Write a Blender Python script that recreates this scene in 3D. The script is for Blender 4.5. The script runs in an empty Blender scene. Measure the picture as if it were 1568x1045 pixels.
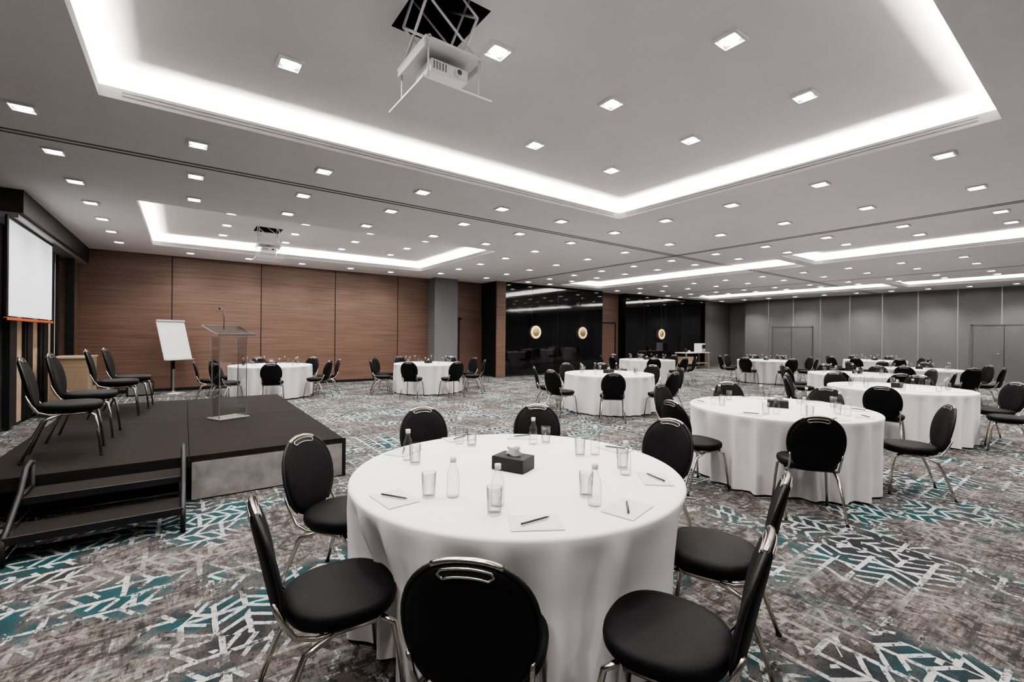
import bpy, bmesh, math, random
from mathutils import Vector, Matrix
random.seed(4)
D=bpy.data
# ------------------------------------------------------------------ materials
def new_mat(name):
    m=D.materials.new(name); m.use_nodes=True
    nt=m.node_tree; b=nt.nodes["Principled BSDF"]
    return m,nt,b
def pm(name,col,rough=.5,metal=0,noise=0,nscale=20,bump=0,**kw):
    m,nt,b=new_mat(name)
    b.inputs['Base Color'].default_value=(*col,1)
    b.inputs['Roughness'].default_value=rough
    b.inputs['Metallic'].default_value=metal
    for k,v in kw.items(): b.inputs[k.replace('_',' ')].default_value=v
    if noise or bump:
        tc=nt.nodes.new('ShaderNodeTexCoord'); n=nt.nodes.new('ShaderNodeTexNoise')
        n.inputs['Scale'].default_value=nscale; n.inputs['Detail'].default_value=4
        nt.links.new(tc.outputs['Object'],n.inputs['Vector'])
        if noise:
            r=nt.nodes.new('ShaderNodeValToRGB')
            r.color_ramp.elements[0].position=.3; r.color_ramp.elements[1].position=.7
            r.color_ramp.elements[0].color=(*[c*(1-noise) for c in col],1)
            r.color_ramp.elements[1].color=(*[min(1,c*(1+noise)) for c in col],1)
            nt.links.new(n.outputs['Fac'],r.inputs['Fac']); nt.links.new(r.outputs['Color'],b.inputs['Base Color'])
        if bump:
            bp=nt.nodes.new('ShaderNodeBump'); bp.inputs['Strength'].default_value=bump; bp.inputs['Distance'].default_value=.01
            nt.links.new(n.outputs['Fac'],bp.inputs['Height']); nt.links.new(bp.outputs['Normal'],b.inputs['Normal'])
    return m
def emit(name,col,s,sample=True):
    m,nt,b=new_mat(name)
    b.inputs['Base Color'].default_value=(*col,1)
    b.inputs['Emission Color'].default_value=(*col,1); b.inputs['Emission Strength'].default_value=s
    if not sample: m.cycles.emission_sampling='NONE'
    return m
def clear(name,tint=(.95,.97,.97),k=.10,kk=.5,edge=.5):
    m=D.materials.new(name); m.use_nodes=True; nt=m.node_tree; nt.nodes.clear()
    o=nt.nodes.new('ShaderNodeOutputMaterial'); t=nt.nodes.new('ShaderNodeBsdfTransparent'); g=nt.nodes.new('ShaderNodeBsdfGlossy')
    g.inputs['Roughness'].default_value=.03
    lw=nt.nodes.new('ShaderNodeLayerWeight'); lw.inputs['Blend'].default_value=.35
    r=nt.nodes.new('ShaderNodeValToRGB'); r.color_ramp.elements[0].position=.35; r.color_ramp.elements[1].position=.95
    r.color_ramp.elements[0].color=(*tint,1); r.color_ramp.elements[1].color=(edge,edge,edge,1)
    a=nt.nodes.new('ShaderNodeMath'); a.operation='MULTIPLY_ADD'; a.inputs[1].default_value=kk; a.inputs[2].default_value=k
    mx=nt.nodes.new('ShaderNodeMixShader')
    L=nt.links.new
    L(lw.outputs['Facing'],r.inputs[0]); L(r.outputs[0],t.inputs['Color'])
    L(lw.outputs['Facing'],a.inputs[0]); L(a.outputs[0],mx.inputs[0]); L(t.outputs[0],mx.inputs[1]); L(g.outputs[0],mx.inputs[2]); L(mx.outputs[0],o.inputs[0])
    return m
def wood(name,c1,c2,rough=.4,axis='x',sc=1):
    m,nt,b=new_mat(name); L=nt.links.new
    tc=nt.nodes.new('ShaderNodeTexCoord'); mp=nt.nodes.new('ShaderNodeMapping')
    mp.inputs['Scale'].default_value={'x':(.5*sc,.5*sc,22*sc),'z':(22*sc,22*sc,.6*sc)}[axis]
    n=nt.nodes.new('ShaderNodeTexNoise'); n.inputs['Scale'].default_value=1.6; n.inputs['Detail'].default_value=7; n.inputs['Roughness'].default_value=.65
    r=nt.nodes.new('ShaderNodeValToRGB'); r.color_ramp.elements[0].position=.3; r.color_ramp.elements[1].position=.72
    r.color_ramp.elements[0].color=(*c1,1); r.color_ramp.elements[1].color=(*c2,1)
    L(tc.outputs['Object'],mp.inputs[0]); L(mp.outputs[0],n.inputs['Vector']); L(n.outputs['Fac'],r.inputs[0]); L(r.outputs[0],b.inputs['Base Color'])
    b.inputs['Roughness'].default_value=rough
    return m
def carpet():
    m,nt,b=new_mat('patterned_carpet'); L=nt.links.new
    N=nt.nodes.new
    def mth(op,a,c=None,d=None):
        n=N('ShaderNodeMath'); n.operation=op
        for i,v in enumerate((a,c,d)):
            if v is None: continue
            if isinstance(v,(int,float)): n.inputs[i].default_value=v
            else: L(v,n.inputs[i])
        return n.outputs[0]
    def noise(vec,s,det=4,r=.6):
        n=N('ShaderNodeTexNoise'); n.inputs['Scale'].default_value=s; n.inputs['Detail'].default_value=det; n.inputs['Roughness'].default_value=r
        L(vec,n.inputs['Vector']); return n.outputs['Fac']
    def mapr(v,a,c):
        n=N('ShaderNodeMapRange'); n.interpolation_type='SMOOTHSTEP'; n.inputs['From Min'].default_value=a; n.inputs['From Max'].default_value=c; L(v,n.inputs['Value']); return n.outputs[0]
    def mix(f,a,c):
        n=N('ShaderNodeMix'); n.data_type='RGBA'
        if isinstance(f,float): n.inputs['Factor'].default_value=f
        else: L(f,n.inputs['Factor'])
        for key,v in ((6,a),(7,c)):
            if isinstance(v,tuple): n.inputs[key].default_value=(*v,1)
            else: L(v,n.inputs[key])
        return n.outputs[2]
    tc=N('ShaderNodeTexCoord').outputs['Object']
    def mapping(loc,rot,sc):
        n=N('ShaderNodeMapping'); n.inputs['Location'].default_value=loc; n.inputs['Rotation'].default_value=rot; n.inputs['Scale'].default_value=sc; L(tc,n.inputs[0]); return n.outputs[0]
    n1=noise(mapping((0,0,0),(0,0,0),(1,1,1)),8.5,9,.8)
    n2=noise(mapping((3,7,0),(0,0,.5),(3,16,1)),2.9,6,.75)
    n3=noise(mapping((9,2,0),(0,0,-.5),(16,3,1)),2.9,6,.75)
    base=mth('ADD',mth('MULTIPLY',n1,.4),mth('ADD',mth('MULTIPLY',n2,.3),mth('MULTIPLY',n3,.3)))
    r=N('ShaderNodeValToRGB'); e=r.color_ramp.elements
    e[0].position=.43; e[0].color=(.012,.011,.012,1)
    e[1].position=.60; e[1].color=(.32,.31,.30,1)
    x=e.new(.48); x.color=(.058,.049,.046,1)
    x=e.new(.53); x.color=(.115,.100,.093,1)
    L(base,r.inputs[0]); A=r.outputs[0]
    wob=N('ShaderNodeVectorMath'); wob.operation='ADD'; L(tc,wob.inputs[0])
    nn=N('ShaderNodeTexNoise'); nn.inputs['Scale'].default_value=12; L(tc,nn.inputs['Vector'])
    sc=N('ShaderNodeVectorMath'); sc.operation='SCALE'; sc.inputs['Scale'].default_value=.012; L(nn.outputs['Color'],sc.inputs[0]); L(sc.outputs[0],wob.inputs[1])
    s0=N('ShaderNodeSeparateXYZ'); L(wob.outputs[0],s0.inputs[0])
    def chev(sw,off,W=.29,P=.098,T=.31,BL=.36):
        X,Y=(s0.outputs[0],s0.outputs[1]) if not sw else (s0.outputs[1],s0.outputs[0])
        a=mth('ADD',mth('DIVIDE',X,W),off)
        idn=mth('FLOOR',a); q=mth('ABSOLUTE',mth('SUBTRACT',mth('FRACT',a),.5))
        wn=N('ShaderNodeTexWhiteNoise'); wn.noise_dimensions='1D'; L(idn,wn.inputs['W'])
        yb=mth('ADD',mth('DIVIDE',Y,BL),mth('MULTIPLY',wn.outputs['Value'],7))
        blk=mth('FLOOR',yb)
        w2=N('ShaderNodeTexWhiteNoise'); w2.noise_dimensions='2D'; cb=N('ShaderNodeCombineXYZ'); L(idn,cb.inputs[0]); L(blk,cb.inputs[1]); L(cb.outputs[0],w2.inputs['Vector'])
        sgn=mth('MULTIPLY',mth('SUBTRACT',mth('GREATER_THAN',w2.outputs['Value'],.5),.5),4.0)
        ph=mth('FRACT',mth('ADD',mth('ADD',mth('DIVIDE',Y,P),mth('MULTIPLY',q,sgn)),mth('MULTIPLY',wn.outputs['Value'],5)))
        st=mth('LESS_THAN',ph,T)
        v=N('ShaderNodeTexVoronoi'); v.inputs['Scale'].default_value=11; L(tc,v.inputs['Vector'])
        sep=N('ShaderNodeSeparateColor'); L(v.outputs['Color'],sep.inputs[0])
        st=mth('MULTIPLY',st,mth('GREATER_THAN',sep.outputs[0],.22))
        sp=mth('MULTIPLY',mth('MAXIMUM',mth('LESS_THAN',q,.045),mth('GREATER_THAN',q,.45)),mth('GREATER_THAN',sep.outputs[1],.12))
        blkl=mth('MULTIPLY',mth('LESS_THAN',mth('FRACT',yb),.08),mth('GREATER_THAN',sep.outputs[2],.2))
        return mth('MAXIMUM',blkl,mth('MAXIMUM',st,sp))
    c1=chev(False,0.); c2=chev(True,.37)
    v=N('ShaderNodeTexVoronoi'); v.inputs['Scale'].default_value=1.1; L(tc,v.inputs['Vector'])
    sep=N('ShaderNodeSeparateColor'); L(v.outputs['Color'],sep.inputs[0])
    sel=mth('GREATER_THAN',sep.outputs[0],.5)
    lines=mth('ADD',mth('MULTIPLY',c1,sel),mth('MULTIPLY',c2,mth('SUBTRACT',1,sel)))
    edge=noise(mapping((5,5,0),(0,0,0),(1,1,1)),38,3,.7)
    lines=mth('MULTIPLY',lines,mapr(edge,.33,.44))
    reg=mapr(mth('ADD',noise(mapping((2.9,1.6,0),(0,0,0),(1,1,1)),1.25,3,.6),mth('MULTIPLY',mth('SUBTRACT',base,.5),1.4)),.48,.58)
    tealn=mapr(noise(mapping((7.3,4.1,0),(0,0,0),(1,1,1)),1.1,3,.6),.40,.52)
    bg=mix(tealn,(.014,.015,.018),(.005,.036,.041))
    bg=mix(mth('MULTIPLY',mapr(base,.50,.58),.35),bg,(.05,.07,.075))
    B=mix(lines,bg,(.37,.375,.36))
    dk=mapr(noise(mapping((1,8,0),(0,0,0),(1,1,1)),2.1,2,.5),.40,.54)
    A2=mix(mth('MULTIPLY',mth('MULTIPLY',lines,dk),.75),A,(.013,.014,.016))
    A2=mix(mth('MULTIPLY',mth('MULTIPLY',lines,mth('SUBTRACT',1,dk)),.42),A2,(.27,.26,.25))
    t2=mapr(noise(mapping((4.3,9.1,0),(0,0,0),(1,1,1)),1.6,4,.65),.55,.64)
    A2=mix(mth('MULTIPLY',t2,.34),A2,(.012,.050,.056))
    col=mix(reg,A2,B)
    fine=noise(tc,260,2,.5)
    L(mix(mth('MULTIPLY',mapr(fine,.35,.7),.22),col,(.015,.015,.015)),b.inputs['Base Color'])
    b.inputs['Roughness'].default_value=.95; b.inputs['Specular IOR Level'].default_value=.1
    bp=N('ShaderNodeBump'); bp.inputs['Strength'].default_value=.3; bp.inputs['Distance'].default_value=.005; L(fine,bp.inputs['Height']); L(bp.outputs[0],b.inputs['Normal'])
    return m

M=dict(
 carpet=carpet(),
 ceil=pm('ceiling_paint',(.80,.775,.785),.85,noise=.02,nscale=3),
 grey=pm('grey_wall',(.155,.157,.160),.55,noise=.04,nscale=2),
 greyd=pm('grey_door',(.13,.132,.135),.5),
 alu=pm('aluminium_trim',(.5,.5,.5),.35,.8),
 brown=wood('walnut_panel',(.090,.052,.038),(.195,.120,.088),.42),
 doorw=wood('wood_door',(.10,.056,.043),(.15,.088,.066),.4),
 black=pm('black_gloss_panel',(.004,.004,.005),.05,noise=.1,nscale=2),
 blackm=pm('black_matte',(.007,.007,.008),.5,Specular_IOR_Level=.25),
 dark=pm('dark_bulkhead',(.022,.020,.019),.5),
 col=pm('column_grey',(.15,.154,.160),.5),
 led=emit('led_strip',(1,.945,.88),360),
 disc=emit('downlight_lens',(1,.97,.93),60,False),
 trimw=pm('white_trim',(.75,.75,.75),.4),
 slot=pm('vent_slot',(.10,.10,.10),.6),
 fabric=pm('black_upholstery',(.0035,.0035,.004),.6,noise=.25,nscale=180,bump=.12,Specular_IOR_Level=.12),
 chrome=pm('chrome',(.58,.53,.47),.2,1),
 cloth=pm('white_tablecloth',(.70,.665,.685),.85,noise=.015,nscale=6,bump=.05,Specular_IOR_Level=.2),
 stage=pm('stage_carpet',(.0105,.0085,.0072),.9,noise=.35,nscale=120,Specular_IOR_Level=.1),
 skirt=pm('stage_skirt',(.19,.178,.168),.75,noise=.3,nscale=7),
 glass=clear('drinking_glass_clear',(.95,.96,.96),k=.02,kk=.22,edge=.30),
 acryl=clear('acrylic_clear',(.97,.98,.98),.03,.30,.8),
 acedge=pm('acrylic_polished_edge',(.16,.165,.17),.2),
 paper=pm('notepad_paper',(.56,.53,.545),.7),
 pen=pm('pen_black',(.02,.018,.018),.3),
 label=pm('bottle_cap',(.55,.55,.56),.5),
 screen=emit('screen_white_glow',(.80,.84,.87),.6),  # white screen; slight emission put in to stand for projected light
 orange=pm('orange_edge',(.45,.10,.03),.5),
 gold=pm('brass',(.80,.62,.32),.4,1),
 lampg=emit('sconce_glow',(1,.76,.40),.75),
 tan=wood('oak_cabinet',(.20,.145,.095),(.28,.21,.14),.5),
 cream=pm('cream_panel',(.40,.30,.21),.5,noise=.2,nscale=3),
 plate=pm('base_plate',(.32,.29,.26),.3,.6),
)
# ------------------------------------------------------------------ mesh builder
class MB:
    def __init__(s): s.bm=bmesh.new(); s.mats=[]
    def mi(s,k):
        if k not in s.mats: s.mats.append(k)
        return s.mats.index(k)
    def face(s,vs,k,smooth=False):
        try: f=s.bm.faces.new(vs)
        except ValueError: return
        f.material_index=s.mi(k); f.smooth=smooth; return f
    def quad(s,pts,k):
        return s.face([s.bm.verts.new(p) for p in pts],k)
    def box(s,x0,x1,y0,y1,z0,z1,k,T=None,bev=0):
        c=[Vector((x,y,z)) for z in (z0,z1) for y in (y0,y1) for x in (x0,x1)]
        if T: c=[T@p for p in c]
        v=[s.bm.verts.new(p) for p in c]
        fs=[]
        for i in ((0,2,3,1),(4,5,7,6),(0,1,5,4),(2,6,7,3),(0,4,6,2),(1,3,7,5)): fs.append(s.face([v[j] for j in i],k))
        if bev:
            es=list({e for f in fs for e in f.edges})
            bmesh.ops.bevel(s.bm,geom=es,offset=bev,segments=2,affect='EDGES',profile=.5)
    def rings(s,R,k,close=True,cap0=False,cap1=False,smooth=True):
        vr=[[s.bm.verts.new(p) for p in r] for r in R]; n=len(vr[0])
        for a,b in zip(vr,vr[1:]):
            for i in range(n if close else n-1):
                j=(i+1)%n; s.face([a[i],a[j],b[j],b[i]],k,smooth)
        if cap0: s.face(vr[0][::-1],k,smooth)
        if cap1: s.face(vr[-1],k,smooth)
    def tube(s,P,r,k,seg=10,flat=1.0):
        P=[Vector(p) for p in P]; R=[]; up=None
        if not isinstance(r,(list,tuple)): r=[r]*len(P)
        for i,p in enumerate(P):
            t=(P[min(i+1,len(P)-1)]-P[max(i-1,0)]).normalized()
            if up is None:
                a=Vector((0,0,1)) if abs(t.z)<.9 else Vector((1,0,0))
                up=(a-t*a.dot(t)).normalized()
            else: up=(up-t*up.dot(t)).normalized()
            sd=t.cross(up)
            R.append([p+up*math.cos(2*math.pi*j/seg)*r[i]+sd*math.sin(2*math.pi*j/seg)*r[i]*flat for j in range(seg)])
        s.rings(R,k,True,True,True)
    def lathe(s,prof,k,c=(0,0,0),seg=24,T=None,cap0=True,cap1=True):
        R=[]
        for (r,z) in prof:
            ring=[Vector((c[0]+r*math.cos(2*math.pi*j/seg),c[1]+r*math.sin(2*math.pi*j/seg),c[2]+z)) for j in range(seg)]
            if T: ring=[T@p for p in ring]
            R.append(ring)
        s.rings(R,k,True,cap0,cap1)
    def mesh(s,name):
        bmesh.ops.recalc_face_normals(s.bm,faces=s.bm.faces[:])
        me=D.meshes.new(name); s.bm.to_mesh(me); s.bm.free()
        for k in s.mats: me.materials.append(M[k])
        return me
    def obj(s,name,loc=(0,0,0),rot=0,parent=None):
        return put(s.mesh(name),name,loc,rot,parent)
def put(me,name,loc=(0,0,0),rot=0,parent=None):
    o=D.objects.new(name,me); o.location=loc; o.rotation_euler=(0,0,rot)
    bpy.context.scene.collection.objects.link(o)
    if parent: o.parent=parent
    return o
rad=math.radians
# ------------------------------------------------------------------ room
H=3.5; YB=14.6; YK=13.6; XR=24.5; XL=-4.2; YN=-4.0
b=MB(); b.box(XL,XR+1,YN,YB+.2,-.1,0,'carpet'); b.obj('floor')
coff=[(-.6,5.94,.70,5.12),(-.6,5.94,8.85,13.05),(11.7,13.7,-3.0,5.0),(11.7,13.85,5.3,13.0),(20.2,22.2,-3.0,5.0),(20.2,22.3,5.3,13.0)]
xs=sorted({XL,XR+1.0}|{c[0] for c in coff}|{c[1] for c in coff}); ys=sorted({YN,YB+.2}|{c[2] for c in coff}|{c[3] for c in coff})
b=MB()
for i in range(len(xs)-1):
    for j in range(len(ys)-1):
        cx,cy=(xs[i]+xs[i+1])/2,(ys[j]+ys[j+1])/2
        if any(c[0]<cx<c[1] and c[2]<cy<c[3] for c in coff): continue
        b.quad([(xs[i],ys[j],H),(xs[i+1],ys[j],H),(xs[i+1],ys[j+1],H),(xs[i],ys[j+1],H)],'ceil')
HZ=3.75
hatches=[(1.2,1.7,2.62,3.18),(1.2,1.7,10.75,11.3)]
for (x0,x1,y0,y1) in coff:
    lz=H+.10; g=.14
    P=[(x0,y0),(x1,y0),(x1,y1),(x0,y1)]; O=[(x0-g,y0-g),(x1+g,y0-g),(x1+g,y1+g),(x0-g,y1+g)]
    I=[(x0-.02,y0-.02),(x1+.02,y0-.02),(x1+.02,y1+.02),(x0-.02,y1+.02)]
    for i in range(4):
        j=(i+1)%4
        b.quad([(*P[i],H),(*P[j],H),(*P[j],lz),(*P[i],lz)],'ceil')
        b.quad([(*P[i],lz),(*P[j],lz),(*I[j],lz),(*I[i],lz)],'ceil')
        b.quad([(*I[i],lz),(*I[j],lz),(*I[j],H+.03),(*I[i],H+.03)],'ceil')
        b.quad([(*I[i],H+.03),(*I[j],H+.03),(*O[j],H+.03),(*O[i],H+.03)],'ceil')
        b.quad([(*O[i],H+.03),(*O[j],H+.03),(*O[j],HZ),(*O[i],HZ)],'ceil')
    hs=[h for h in hatches if x0<h[0]<x1 and y0<h[2]<y1]
    X=sorted({O[0][0],O[1][0]}|{v for h in hs for v in h[:2]}); Y=sorted({O[0][1],O[2][1]}|{v for h in hs for v in h[2:]})
    for i in range(len(X)-1):
        for j in range(len(Y)-1):
            cx,cy=(X[i]+X[i+1])/2,(Y[j]+Y[j+1])/2
            if any(h[0]<cx<h[1] and h[2]<cy<h[3] for h in hs): continue
            b.quad([(X[i],Y[j],HZ),(X[i+1],Y[j],HZ),(X[i+1],Y[j+1],HZ),(X[i],Y[j+1],HZ)],'ceil')
    for h in hs:
        a0,a1,c0,c1=h; t=HZ+.5
        for q in ([(a0,c0),(a1,c0)],[(a1,c0),(a1,c1)],[(a1,c1),(a0,c1)],[(a0,c1),(a0,c0)]):
            b.quad([(*q[0],HZ),(*q[1],HZ),(*q[1],t),(*q[0],t)],'blackm')
        b.quad([(a0,c0,t),(a1,c0,t),(a1,c1,t),(a0,c1,t)],'blackm')
b.obj('ceiling')
b=MB(); v=MB()
for (x0,x1,y0,y1) in coff:
    z=H+.075; a=.035; w=.04
    for (p,q,r_,s_) in ((x0-a-w,x1+a+w,y0-a-w,y0-a),(x0-a-w,x1+a+w,y1+a,y1+a+w),(x0-a-w,x0-a,y0-a,y1+a),(x1+a,x1+a+w,y0-a,y1+a)):
        b.box(p,q,r_,s_,z-.01,z,'led')
    for k in range(2):
        zz=H+.035+.03*k
        v.box(x0+.15,x1-.15,y1-.004,y1+.002,zz,zz+.007,'slot'); v.box(x1-.004,x1+.002,y0+.15,y1-.15,zz,zz+.007,'slot')
b.obj('cove_led_strip'); v.obj('trim_vent_slots')
b=MB()
b.box(XL+.05,XR-.1,6.50,6.53,H-.006,H+.002,'slot'); b.box(XL+.05,XR-.1,6.60,6.63,H-.006,H+.002,'slot')
b.box(9.62,9.65,YN+.1,YK-.05,H-.006,H+.002,'slot'); b.box(9.72,9.75,YN+.1,YK-.05,H-.006,H+.002,'slot')
b.box(18.0,18.03,YN+.1,YK-.05,H-.006,H+.002,'slot')
b.obj('trim_partition_track')
b=MB(); b.box(-2.3,9.15,YB,YB+.15,0,H,'brown')
for x in (-.27,1.76,3.79,5.82): b.box(x-.012,x+.012,YB-.004,YB+.01,0,H-.02,'blackm')
b.obj('wall_back')
b=MB(); b.box(-2.2,6.95,YB-.02,YB,0,.08,'blackm'); b.box(9.55,14.7,YK-.02,YK,0,.05,'blackm'); b.obj('baseboard_back')
b=MB(); b.box(6.95,7.85,14.1,YB,0,H,'col',bev=.01); b.obj('trim_column')
b=MB(); b.box(8.25,9.08,YB-.04,YB-.002,0,2.08,'doorw')
for (x0,x1,z0,z1) in ((8.18,8.25,0,2.15),(9.08,9.14,0,2.15),(8.18,9.14,2.08,2.15)): b.box(x0,x1,YB-.06,YB-.002,z0,z1,'doorw')
b.tube([(8.35,YB-.05,1.0),(8.35,YB-.1,1.0),(8.48,YB-.1,1.0)],.01,'chrome'); b.obj('door_1')
b=MB(); b.box(9.15,9.2,YK,YB+.15,0,H,'blackm'); b.box(9.15,9.55,YK-.05,YK,0,H,'brown'); b.box(9.2,9.55,YK,YK+.1,0,H,'brown'); b.obj('wall_pier')
b=MB(); b.box(9.55,14.75,YK,YK+.12,0,H,'black')
for x in (10.85,12.15,13.45): b.box(x-.006,x+.006,YK-.002,YK+.01,0,H,'blackm')
b.box(16.3,22.8,YK,YK+.12,0,H,'black')
for x in (17.6,18.9,20.2,21.5): b.box(x-.006,x+.006,YK-.002,YK+.01,0,H,'blackm')
b.obj('wall_black')
b=MB(); b.box(14.75,16.3,YK+.4,YK+.5,0,H,'brown'); b.box(14.75,14.8,YK+.12,YK+.4,0,H,'black'); b.box(16.25,16.3,YK+.12,YK+.4,0,H,'black'); b.obj('wall_niche')
b=MB(); b.box(15.0,15.95,YK+.35,YK+.398,0,2.1,'doorw'); b.box(14.93,15.0,YK+.33,YK+.398,0,2.17,'blackm'); b.box(15.95,16.02,YK+.33,YK+.398,0,2.17,'blackm'); b.box(15,15.95,YK+.33,YK+.398,2.1,2.17,'blackm')
b.tube([(15.1,YK+.36,1.0),(15.1,YK+.28,1.0),(15.25,YK+.28,1.0)],.012,'chrome'); b.obj('door_2')
b=MB(); b.box(22.8,XR+1,YK,YK+.12,0,H,'grey'); b.box(XR+.9,XR+1,12.3,YK,0,H,'grey'); b.box(XR,XR+1,12.2,12.3,0,H,'grey'); b.box(XR,XR+.1,YN,12.2,0,H,'grey')
y=11.1
while y>YN:
    b.box(XR-.006,XR,y-.018,y+.018,0,H,'alu'); y-=1.18
b.obj('wall_right')
def dr(name,y0,y1,dbl):
    b=MB(); b.box(XR-.04,XR-.008,y0,y1,0,2.06,'greyd')
    for (a,c,z0,z1) in ((y0-.05,y0,0,2.11),(y1,y1+.05,0,2.11),(y0-.05,y1+.05,2.06,2.11)): b.box(XR-.055,XR-.008,a,c,z0,z1,'slot')
    if dbl: b.box(XR-.044,XR-.01,(y0+y1)/2-.008,(y0+y1)/2+.008,0,2.06,'blackm')
    b.tube([(XR-.05,(y0+y1)/2+.1,1.0),(XR-.1,(y0+y1)/2+.1,1.0),(XR-.1,(y0+y1)/2+.25,1.0)],.012,'chrome')
    b.obj(name)
dr('door_3',9.1,10.85,True); dr('door_4',1.95,3.6,True)
b=MB(); b.box(XL,XR+.1,YN-.1,YN,0,H,'grey'); b.obj('wall_front')
b=MB(); b.box(XL-.1,XL,YN,9.2,0,H,'grey'); b.box(XL,-2.2,9.2,9.3,0,H,'dark'); b.box(-2.3,-2.2,9.3,YB,0,H,'dark')
b.obj('wall_left')
b=MB()
b.box(-2.2,-1.85,9.2,YB-.001,3.17,H-.001,'dark',bev=.004); b.box(-2.2,-1.9,9.2,YB,3.1,3.17,'alu'); b.obj('trim_bulkhead_left')
b=MB()
yy=9.9
pat=[('blackm',.35),('cream',.45),('blackm',.05),('paper',.12),('blackm',.30),('cream',.5),('blackm',.10),('paper',.18),('blackm',.30),('cream',.4),('blackm',.08),('paper',.3),('blackm',.12)]
for k,w in pat:
    b.box(-2.2,-2.16 if k!='blackm' else -2.12,yy,yy+w,.05,3.1,k); yy+=w
b.obj('window_1')
b=MB(); b.box(-2.2,-2.02,13.6,14.58,0,3.1,'brown'); b.box(-2.06,-1.95,13.5,13.6,0,3.1,'blackm'); b.obj('trim_panel_left')
b=MB(); b.box(-1.985,-1.97,9.1,11.62,1.72,3.06,'screen'); b.box(-1.99,-1.965,9.02,9.1,1.7,3.1,'blackm'); b.box(-1.99,-1.965,11.62,11.70,1.7,3.1,'blackm'); b.box(-1.99,-1.965,9.1,11.62,3.06,3.1,'blackm')
b.box(-1.995,-1.96,9.02,11.7,1.66,1.70,'orange'); b.tube([(-1.978,9.02,1.67),(-1.978,11.7,1.67)],.018,'blackm'); b.obj('projection_screen')
# ------------------------------------------------------------------ downlights
flat=[]; inn=[]
for y in (5.8,6.99,8.2): flat+= [(x,y) for x in (-1.18,.1,1.36,2.66,4.0,5.24)]
flat+=[(-1.18,y) for y in (-2.5,-1.2,0,1.2,2.37,3.53,4.67,9.4,10.6,11.8,13.1)]
flat+=[(x,y) for x in (6.6,8.33,10.15,11.2,15.0,16.5,18.6,19.6,23.4) for y in (-2.4,-1.2,0,1.2,2.37,3.53,4.67,5.8,6.99,8.2,9.4,10.6,11.8,13.0)]
flat+=[(x,13.75) for x in (.1,1.36,2.66,4.0,5.24)]
flat+=[(x,y) for x in (.1,2.66,5.24) for y in (-.3,-2.2)]
inn+=[(x,y) for x in (.69,1.98,3.3,4.62) for y in (1.79,2.95,4.12) if (x,y)!=(1.98,4.12)]
inn+=[(x,y) for x in (.69,1.98,3.3,4.62) for y in (9.85,11.0,12.15)]
b=MB()
for (L_,z) in ((flat,H),(inn,HZ)):
    for (x,y) in L_:
        s=.095
        for (p,q,r_,t_) in ((-s,s,-s,-s+.018),(-s,s,s-.018,s),(-s,-s+.018,-s+.018,s-.018),(s-.018,s,-s+.018,s-.018)): b.box(x+p,x+q,y+r_,y+t_,z-.022,z-.001,'trimw')
        b.box(x-.077,x+.077,y-.077,y+.077,z-.004,z-.001,'trimw')
        b.lathe([(.063,-.012),(.063,-.004)],'disc',(x,y,z),14)
b.obj('recessed_downlights')
n=0
for (L_,z) in ((flat,H),(inn,HZ)):
    for (x,y) in L_:
        n+=1; e=135
        if x>6.7 and z==H:
            if n%2: continue
            e*=2
        l=D.lights.new('downlight_lamp','SPOT'); l.energy=e; l.spot_size=rad(130); l.spot_blend=.9; l.shadow_soft_size=.05; l.color=(1,.955,.91)
        o=D.objects.new('downlight_lamp',l); o.location=(x,y,z-.03); bpy.context.scene.collection.objects.link(o)
# ------------------------------------------------------------------ projector lift
def projector(cx,cy):
    b=MB()
    for s in (-1,1):
        x=cx+s*.19
        zs=[HZ+.25,HZ-.03,3.43]
        for a,c in zip(zs,zs[1:]):
            b.tube([(x,cy-.2,a),(x,cy+.2,c)],.010,'trimw',6); b.tube([(x,cy+.2,a),(x,cy-.2,c)],.010,'trimw',6)
            b.tube([(cx-.19,cy-.2*s,a),(cx+.19,cy-.2*s,c)],.009,'trimw',6)
        b.tube([(x,cy-.24,3.43),(x,cy+.24,3.43)],.012,'trimw',6)
        for q in (-1,1): b.tube([(x,cy+q*.22,3.43),(x,cy+q*.22,3.13)],.006,'trimw',6)
    b.box(cx-.22,cx+.22,cy-.24,cy+.24,3.41,3.43,'trimw',bev=.004)
    b.box(cx-.22,cx-.21,cy-.22,cy+.22,3.36,3.41,'trimw'); b.box(cx+.21,cx+.22,cy-.22,cy+.22,3.36,3.41,'trimw')
    b.box(cx-.14,cx+.15,cy-.15,cy+.10,3.27,3.36,'trimw',bev=.015)
    b.box(cx-.03,cx+.03,cy-.05,cy+.02,3.36,3.41,'trimw')
    T=Matrix.Translation((cx+.07,cy-.15,3.315))@Matrix.Rotation(rad(90),4,'X')
    b.lathe([(.035,0),(.032,.015),(.026,.018)],'trimw',seg=16,T=T); b.lathe([(.024,.016),(.005,.022)],'blackm',seg=16,T=T)
    for i in range(5): b.box(cx-.12+.022*i,cx-.11+.022*i,cy-.153,cy-.148,3.29,3.34,'slot')
    b.box(cx-.26,cx+.26,cy-.29,cy+.29,3.115,3.13,'ceil',bev=.003)
    b.obj('ceiling_projector_lift')
projector(1.45,2.9); projector(1.45,11.02)
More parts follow.
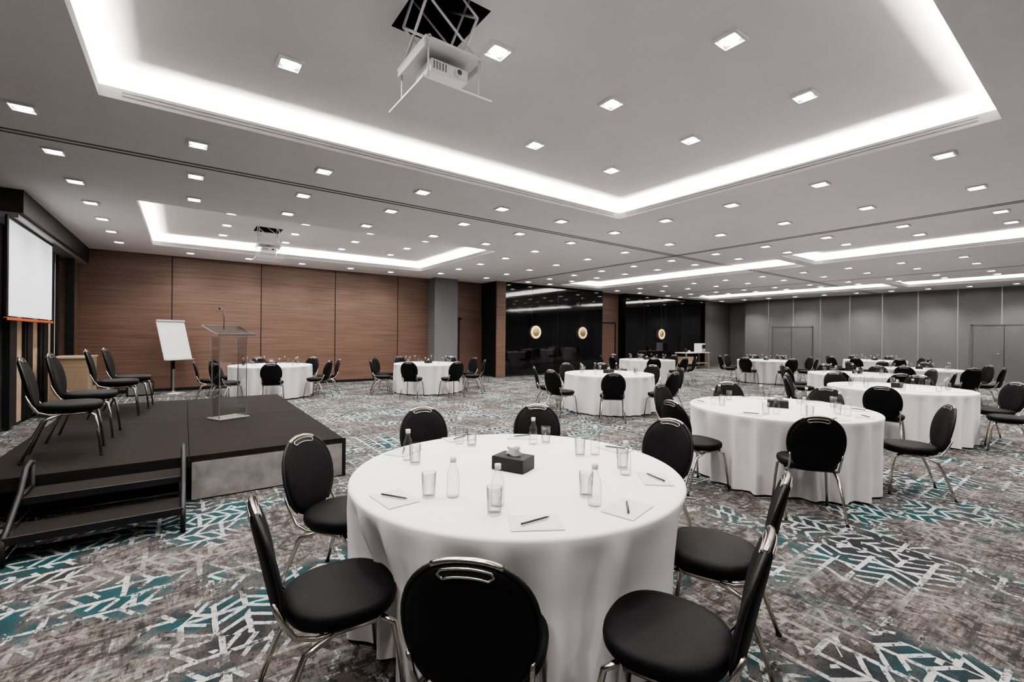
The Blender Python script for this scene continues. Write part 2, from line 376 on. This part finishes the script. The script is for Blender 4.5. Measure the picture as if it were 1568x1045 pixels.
# ------------------------------------------------------------------ chair
def chair_mesh():
    b=MB(); n=44
    def se(a,w,h,e=2.5):
        c,s=math.cos(a),math.sin(a)
        return math.copysign(abs(c)**(2/e),c)*w, math.copysign(abs(s)**(2/e),s)*h
    R=[]
    for (s,z) in ((.0,.395),(.80,.395),(.93,.402),(.985,.42),(1,.44),(.985,.458),(.93,.468),(.8,.474),(.4,.478),(0.001,.479)):
        ring=[]
        for j in range(n):
            x,y=se(2*math.pi*j/n,.215,.22)
            y*=1+.12*x/.215*.5
            ring.append(Vector((x*s,y*s,z)))
        R.append(ring)
    b.rings(R,'fabric')
    c0=Vector((-.275,0,.64)); tilt=rad(12)
    up=Vector((-math.sin(tilt),0,math.cos(tilt))); fw=Vector((math.cos(tilt),0,math.sin(tilt)))
    def bp(a,s,off,W=.205,Hh=.238):
        y,w=se(a,W,Hh,2.2)
        y*=1-.10*(-w/Hh)*(.5) if w<0 else 1
        y*=s; w*=s
        return c0+up*w+Vector((0,y,0))+fw*(off+ .6*y*y)
    R=[]
    for (s,o) in ((.001,.022),(.5,.021),(.85,.018),(.95,.010),(.985,0),(.95,-.012),(.85,-.018),(.5,-.019),(.001,-.019)):
        R.append([bp(2*math.pi*j/n,s,o) for j in range(n)])
    b.rings(R,'fabric')
    rim=[bp(a,1.0,0) for a in [rad(-50+ (280)*i/40) for i in range(41)]]
    b.tube(rim,.0085,'blackm',8)
    top=[bp(rad(62+56*i/14),1.0,0.002) for i in range(15)]
    b.tube(top,.0105,'chrome',8)
    # hand-hole: chrome lined slot on both faces below the top rail
    for off in (-.019,.019):
        lo=[bp(rad(70+40*i/10),.845,off) for i in range(11)]
        hi=[bp(rad(110-40*i/10),.945,off*.75) for i in range(11)]
        loop=lo+[(lo[-1]+hi[0])/2+Vector((0,-.012,0))]+hi+[(hi[-1]+lo[0])/2+Vector((0,.012,0))]
        loop.append(loop[0]); loop.append(loop[1])
        b.tube(loop,.0042,'chrome',6)
        b.face([b.bm.verts.new(p+fw*(.001 if off>0 else -.001)) for p in loop[:-2]],'blackm')
    for s in (-1,1):
        b.tube([(.12,s*.17,.39),(.165,s*.19,.36),(.185,s*.20,.25),(.21,s*.215,0.006)],[.012,.013,.0125,.0105],'chrome',8)
        b.tube([(.10,s*.18,.385),(-.12,s*.18,.385),(-.19,s*.18,.41),(-.235,s*.18,.48),(-.262,s*.185,.56)],.010,'chrome',8,.8)
        b.tube([(-.06,s*.18,.385),(-.16,s*.185,.34),(-.22,s*.20,.2),(-.285,s*.215,.006)],[.012,.013,.0125,.0105],'chrome',8)
        b.lathe([(.014,0),(.014,.012)],'blackm',(.2105,s*.2155,0),8); b.lathe([(.014,0),(.014,.012)],'blackm',(-.2855,s*.2155,0),8)
    b.tube([(.10,-.17,.385),(.10,.17,.385)],.01,'chrome',8); b.tube([(-.1,-.18,.385),(-.1,.18,.385)],.01,'chrome',8)
    return b.mesh('banquet_chair')
CH=chair_mesh()
def chair(x,y,f,z=0): put(CH,'banquet_chair',(x,y,z),rad(f))
# ------------------------------------------------------------------ tables
def table(x,y,dents=(),seed=0,seg=320):
    rnd=random.Random(seed); b=MB()
    ph=[rnd.uniform(0,6.28) for _ in range(6)]
    def fold(a):
        w=21*a+ph[0]+1.8*math.sin(3*a+ph[3])+1.0*math.sin(5*a+ph[4])
        env=.68+.32*math.sin(4*a+ph[5]+math.sin(7*a))
        s=math.sin(w)
        return (s+.28*math.sin(2*w+ph[1]))*env/1.1
    prof=[(0.001,.752),(.45,.752),(.80,.752),(.88,.752),(.893,.750),(.899,.744),(.901,.735)]
    R=[[Vector((r*math.cos(2*math.pi*j/seg),r*math.sin(2*math.pi*j/seg),z)) for j in range(seg)] for r,z in prof]
    NR=24
    for i in range(1,NR+1):
        z=.735-(.735-.02)*i/NR; t=i/NR; ring=[]
        for j in range(seg):
            a=2*math.pi*j/seg
            f=fold(a)
            am=.012*min(1,t*8)+.038*min(1,t*1.5)
            r=.901-am*.55+am*f
            for (da,dd) in dents:
                dx=(a-rad(da)+math.pi)%(2*math.pi)-math.pi
                k=min(1,max(0,(.735-z)/.38)); k=k*k*(3-2*k)
                w=math.exp(-(dx/.27)**2*1.2)*k
                r-=w*(max(0,dd-.03))
            ring.append(Vector((r*math.cos(a),r*math.sin(a),z)))
        R.append(ring)
    b.rings(R,'cloth')
    b.lathe([(.7,.70),(.7,.735)],'doorw',seg=40)
    b.tube([(0,0,.70),(0,0,.05)],.05,'blackm');
    for i in range(4):
        a=rad(45+90*i); b.tube([(0,0,.08),(.45*math.cos(a),.45*math.sin(a),.03)],.025,'blackm')
    return b.obj('round_banquet_table',(x,y,0))
T0=[180,135,90,45,0,-45,-90,-135]
tables=[(1.53,2.05),(5.26,2.27),(9.0,2.15),(11.8,3.5),(15.2,3.2),(7.1,6.36),(12.6,9.6),(16.2,7.4),(5.3,11.1),(1.7,12.2),(19.9,5.4)]
cfg={
0:[(-132.8,.99,0),(-172.5,1.01,-11),(136.5,1.03,-8),(85,1.25,0),(46.5,1.27,0),(0,1.17,3),(-54,1.02,-14),(-96.4,1.08,28)],
1:[(-145,1.06,0),(-60,1.12,0),(163,1.10,0),(93,1.15,0),(48,1.2,0),(2,1.15,0)],
}
for i,(x,y) in enumerate(tables):
    c=cfg.get(i)
    if c is None:
        rnd=random.Random(i*7+1); c=[(a+rnd.uniform(-7,7),1.15+rnd.uniform(-.0,.1),rnd.uniform(-8,8)) for a in T0]
        if i==2: c=[k for k in c if not (-150<k[0]<-120)]
    dents=[(a,max(.0,.9+.03-(r-.215))+.025) for (a,r,o) in c]
    table(x,y,dents,i,320 if i<2 else 180)
    for (a,r,o) in c:
        chair(x+r*math.cos(rad(a)),y+r*math.sin(rad(a)),a+180+o)
# ------------------------------------------------------------------ tableware
def glass_parts(b,c=(0,0,0)):
    b.lathe([(.001,.004),(.026,.004),(.028,0),(.029,.002),(.034,.115),(.0325,.115),(.027,.012),(.001,.010)],'glass',c,20,cap0=False,cap1=False)
def bottle_parts(b,c=(0,0,0)):
    b.lathe([(.001,0),(.027,0),(.029,.004),(.029,.095),(.026,.115),(.014,.140),(.0125,.165),(.001,.165)],'glass',c,20,cap0=False,cap1=False)
    b.lathe([(.0145,.160),(.0145,.182),(.001,.183)],'label',c,14)
def pad_parts(b,T): b.box(-.105,.105,-.0745,.0745,0,.003,'paper',T)
def pen_parts(b,T):
    P=[T@Vector(p) for p in ((-.07,0,.008),(.055,0,.008),(.07,0,.0075))]; b.tube(P,[.0045,.0045,.0015],'pen',8)
def tissue_parts(b,T=None):
    b.box(-.10,.10,-.10+.03,.07,0,.075,'blackm',T,bev=.004)
    R=[]
    for (r,z) in ((.03,.075),(.035,.085),(.022,.10),(.03,.118)):
        ring=[Vector((r*1.3*math.cos(t)*(1+.3*math.sin(3*t)),r*.6*math.sin(t),z+.008*math.sin(2*t))) for t in [2*math.pi*j/16 for j in range(16)]]
        R.append([T@p for p in ring] if T else ring)
    b.rings(R,'paper')
def mk(f,name,*a):
    b=MB(); f(b,*a); return b.mesh(name)
I4=Matrix.Identity(4)
G=mk(glass_parts,'drinking_glass'); BO=mk(bottle_parts,'water_bottle'); PA=mk(pad_parts,'notepad',I4); PE=mk(pen_parts,'ballpoint_pen',I4); TI=mk(tissue_parts,'tissue_box')
def tl(l,d): return (.588*d+.809*l, .809*d-.588*l)   # table layout is turned 36 deg from the room axes
tz=.7535
for ti in (0,1):
    tx,ty=tables[ti]
    for (kind,l,d) in (('g',-.10,-.67),('b',-.09,-.57),('b',-.30,-.47),('g',-.41,-.48),('b',.34,-.56),('g',.32,-.45),('b',.59,-.11),('g',.60,0.0),('b',.50,.30),('g',.40,.27),('b',.12,.57),('g',.21,.60),('b',-.39,.56),('g',-.30,.50),('b',-.65,.14),('g',-.59,.06)):
        dx,dy=tl(l,d); put(G if kind=='g' else BO,'drinking_glass' if kind=='g' else 'water_bottle',(tx+dx,ty+dy,tz))
    for (l,d,a) in ((-.58,-.52,-140),(.07,-.78,-85),(.49,-.62,-40),(.75,-.19,-5),(.68,.46,35),(.05,.80,85),(-.42,.72,120),(-.74,.33,160)):
        l*=.97; d*=.97
        dx,dy=tl(l,d); aa=rad(a-36+90)
        put(PA,'notepad',(tx+dx,ty+dy,tz),aa); put(PE,'ballpoint_pen',(tx+dx,ty+dy,tz+.0035),aa+.5)
    dx,dy=tl(-.02,-.02); put(TI,'tissue_box',(tx+dx,ty+dy,tz),rad(-30-36))
b=MB()
for i in range(8):
    a=rad(45*i+10); glass_parts(b,(.58*math.cos(a),.58*math.sin(a),0)); a+=.18; bottle_parts(b,(.6*math.cos(a),.6*math.sin(a),0))
    T=Matrix.Rotation(a+.2,4,'Z')@Matrix.Translation((.72,0,0))@Matrix.Rotation(rad(90),4,'Z'); pad_parts(b,T)
tissue_parts(b,I4)
TS=b.mesh('tableware_set')
for (x,y) in tables[2:]: put(TS,'tableware_set',(x,y,tz),random.uniform(0,.7))
# ------------------------------------------------------------------ stage
b=MB()
SX0,SX1,SY0,SY1=-1.3,1.38,4.93,9.2
def module(x0,x1,y0,y1):
    b.box(x0+.003,x1-.003,y0+.003,y1-.003,.36,.40,'stage')
    b.box(x0+.001,x1-.001,y0+.001,y1-.001,.30,.359,'blackm')
    for x in (x0+.05,x1-.05):
        for y in (y0+.05,y1-.05): b.tube([(x,y,.31),(x,y,0)],.022,'alu',8)
for (x0,x1) in ((SX0,.04),(.04,SX1)):
    for (y0,y1) in ((SY0,7.07),(7.07,SY1)): module(x0,x1,y0,y1)
b.box(.06,SX1-.01,SY0-.012,SY0-.002,.012,.345,'skirt'); b.box(SX1+.002,SX1+.012,SY0,SY1-.02,.012,.33,'blackm'); b.box(SX1-.02,SX1+.016,SY0-.016,SY0+.02,0.0,.40,'blackm')
b.box(SX0+.02,.04,SY0+.5,SY0+.51,.01,.3,'blackm')
b.obj('stage_platform')
b=MB()
X0,X1=-.93,0.0
for x in (X0,X1):
    b.tube([(x,4.90,.50),(x,4.86,.52),(x,4.74,.50),(x,4.60,.36),(x,4.30,.19),(x,4.22,.16),(x,4.20,.12),(x,4.20,0)],.019,'blackm',10)
    b.tube([(x,4.90,.52),(x,4.90,0)],.019,'blackm',10); b.tube([(x,4.20,.05),(x,4.90,.05)],.014,'blackm',8)
    b.tube([(x,4.20,.15),(x,4.88,.15)],.014,'blackm',8)
    b.tube([(x,4.57,.33),(x,4.88,.33)],.014,'blackm',8)
b.box(X0+.02,X1-.02,4.22,4.52,.145,.175,'stage'); b.box(X0+.02,X1-.02,4.56,4.86,.30,.33,'stage')
b.box(X0,X1,4.205,4.225,.13,.18,'blackm'); b.box(X0,X1,4.545,4.562,.285,.335,'blackm')
b.tube([(X0,4.9,.1),(X1,4.9,.1)],.014,'blackm',8)
b.obj('stage_steps')
for (x,y,f) in ((-.82,5.62,4),(-.80,6.5,-3),(-.71,7.95,3),(-.61,8.62,-4)): chair(x,y,f,.402)
# lectern
b=MB()
b.box(-.19,.19,-.15,.15,0,.015,'plate',bev=.004)
b.box(-.17,.17,.10,.112,.015,1.12,'acryl'); b.box(-.17,-.158,-.08,.10,.015,1.05,'acryl'); b.box(.158,.17,-.08,.10,.015,1.05,'acryl')
for s in (-1,1):
    b.box(s*.171-.0015,s*.171+.0015,.098,.114,.015,1.12,'acedge'); b.box(s*.164-.006,s*.164+.006,-.084,-.081,.015,1.05,'acedge')
T=Matrix.Translation((0,0,1.14))@Matrix.Rotation(rad(-18),4,'X')
b.box(-.24,.24,-.20,.20,-.006,.006,'acryl',T); b.box(-.24,.24,.196,.203,-.006,.02,'acedge',T); b.box(-.24,.24,-.203,-.199,-.006,.006,'acedge',T)
for s in (-1,1): b.box(s*.242-.002,s*.242+.002,-.2,.2,-.006,.006,'acedge',T)
b.tube([(.12,.1,1.15),(.13,.12,1.3),(.10,.0,1.42),(.08,-.06,1.43)],.005,'blackm',6); b.tube([(.08,-.06,1.43),(.07,-.1,1.42)],.012,'blackm',8)
b.obj('acrylic_lectern',(.47,6.93,.401),rad(180+25))
# flipchart
b=MB()
b.lathe([(.001,0),(.26,0),(.26,.015),(.05,.03),(.03,.06),(.001,.06)],'alu',seg=28)
b.tube([(0,0,.05),(0,0,1.2)],.022,'alu'); b.tube([(0,0,.6),(0,0,1.1)],.03,'blackm')
T=Matrix.Translation((.03,0,1.32))@Matrix.Rotation(rad(-16),4,'Y')
b.box(-.015,0,-.36,.36,-.5,.52,'trimw',T,bev=.003); b.box(.001,.008,-.33,.33,-.46,.46,'trimw',T); b.box(0,.03,-.36,.36,.48,.52,'alu',T); b.box(0,.05,-.36,.36,-.52,-.495,'alu',T)
b.obj('flipchart_easel',(-.22,14.05,0),rad(-50))
b=MB(); b.box(-.25,.25,-.16,.16,.0,.36,'blackm',bev=.01); b.box(-.22,.22,-.165,-.158,.04,.32,'slot'); b.obj('floor_speaker',(-.85,13.9,0),.1)
b=MB(); b.box(-.25,.25,-.5,.5,.05,1.02,'tan',bev=.004); b.box(-.27,.27,-.52,.52,1.02,1.05,'tan',bev=.004); b.box(-.22,.22,-.47,.47,0,.05,'blackm'); b.box(.249,.253,-.005,.005,.08,1.0,'blackm')
for q in (-.06,.06): b.tube([(.25,q,.5),(.275,q,.5),(.275,q,.62),(.25,q,.62)],.006,'chrome',6)
b.obj('oak_cabinet',(-1.66,11.6,0))
for x in (10.98,13.5,18.9):
    b=MB(); T=Matrix.Translation((x,YK-.001,1.66))@Matrix.Rotation(rad(90),4,'X')
    b.lathe([(.06,0),(.06,.05)],'gold',seg=24,T=T); b.lathe([(.245,.05),(.25,.06),(.245,.075),(.20,.09),(.17,.07)],'lampg',seg=36,T=T,cap0=True,cap1=True)
    b.lathe([(.165,.072),(.12,.085),(.06,.10),(.001,.105)],'gold',seg=30,T=T,cap0=False,cap1=False)
    b.obj('wall_sconce')
b=MB(); b.box(-1.0,1.0,-.3,.3,.76,.80,'trimw',bev=.004)
for x in (-.95,.95):
    for y in (-.26,.26): b.box(x-.03,x+.03,y-.03,y+.03,0,.76,'tan')
b.box(-.92,.92,-.26,.26,.25,.29,'tan'); b.box(-.9,-.3,-.24,.24,.29,.6,'cream')
b.obj('refreshment_console',(19.9,12.5,0))
b=MB(); b.box(-.17,.17,-.2,.2,0,.42,'trimw',bev=.015); b.box(-.13,.13,-.22,-.2,.18,.36,'blackm'); b.box(-.15,.15,-.28,-.2,0,.03,'slot'); b.tube([(0,-.24,.18),(0,-.24,.12)],.02,'alu'); b.obj('coffee_machine',(20.5,12.5,.801))
b=MB()
b.lathe([(.05,0),(.08,.05),(.07,.15),(.03,.2)],'blackm',(-.2,0,0),16); b.lathe([(.1,0),(.12,.01),(.12,.03)],'trimw',(.1,0,0),20); b.lathe([(.04,.03),(.045,.09)],'trimw',(.1,0,0),14)
b.obj('tea_service',(19.5,12.5,.801))
# ------------------------------------------------------------------ camera
cd=D.cameras.new('camera'); cd.sensor_width=36; cd.lens=690/1568*36; cd.shift_y=-7.5/1568; cd.clip_start=.05; cd.clip_end=100
cam=D.objects.new('camera',cd); bpy.context.scene.collection.objects.link(cam)
cam.matrix_world=Matrix.Translation((0,0,1.5))@Matrix.Rotation(rad(-36),4,'Z')@Matrix.Rotation(rad(90),4,'X')@Matrix.Rotation(.009,4,'Z')
bpy.context.scene.camera=cam
w=D.worlds.new('world'); bpy.context.scene.world=w; w.use_nodes=True; w.node_tree.nodes['Background'].inputs[0].default_value=(.05,.05,.05,1)
try: bpy.context.scene.view_settings.look='AgX - Medium High Contrast'
except Exception as e: print(e)
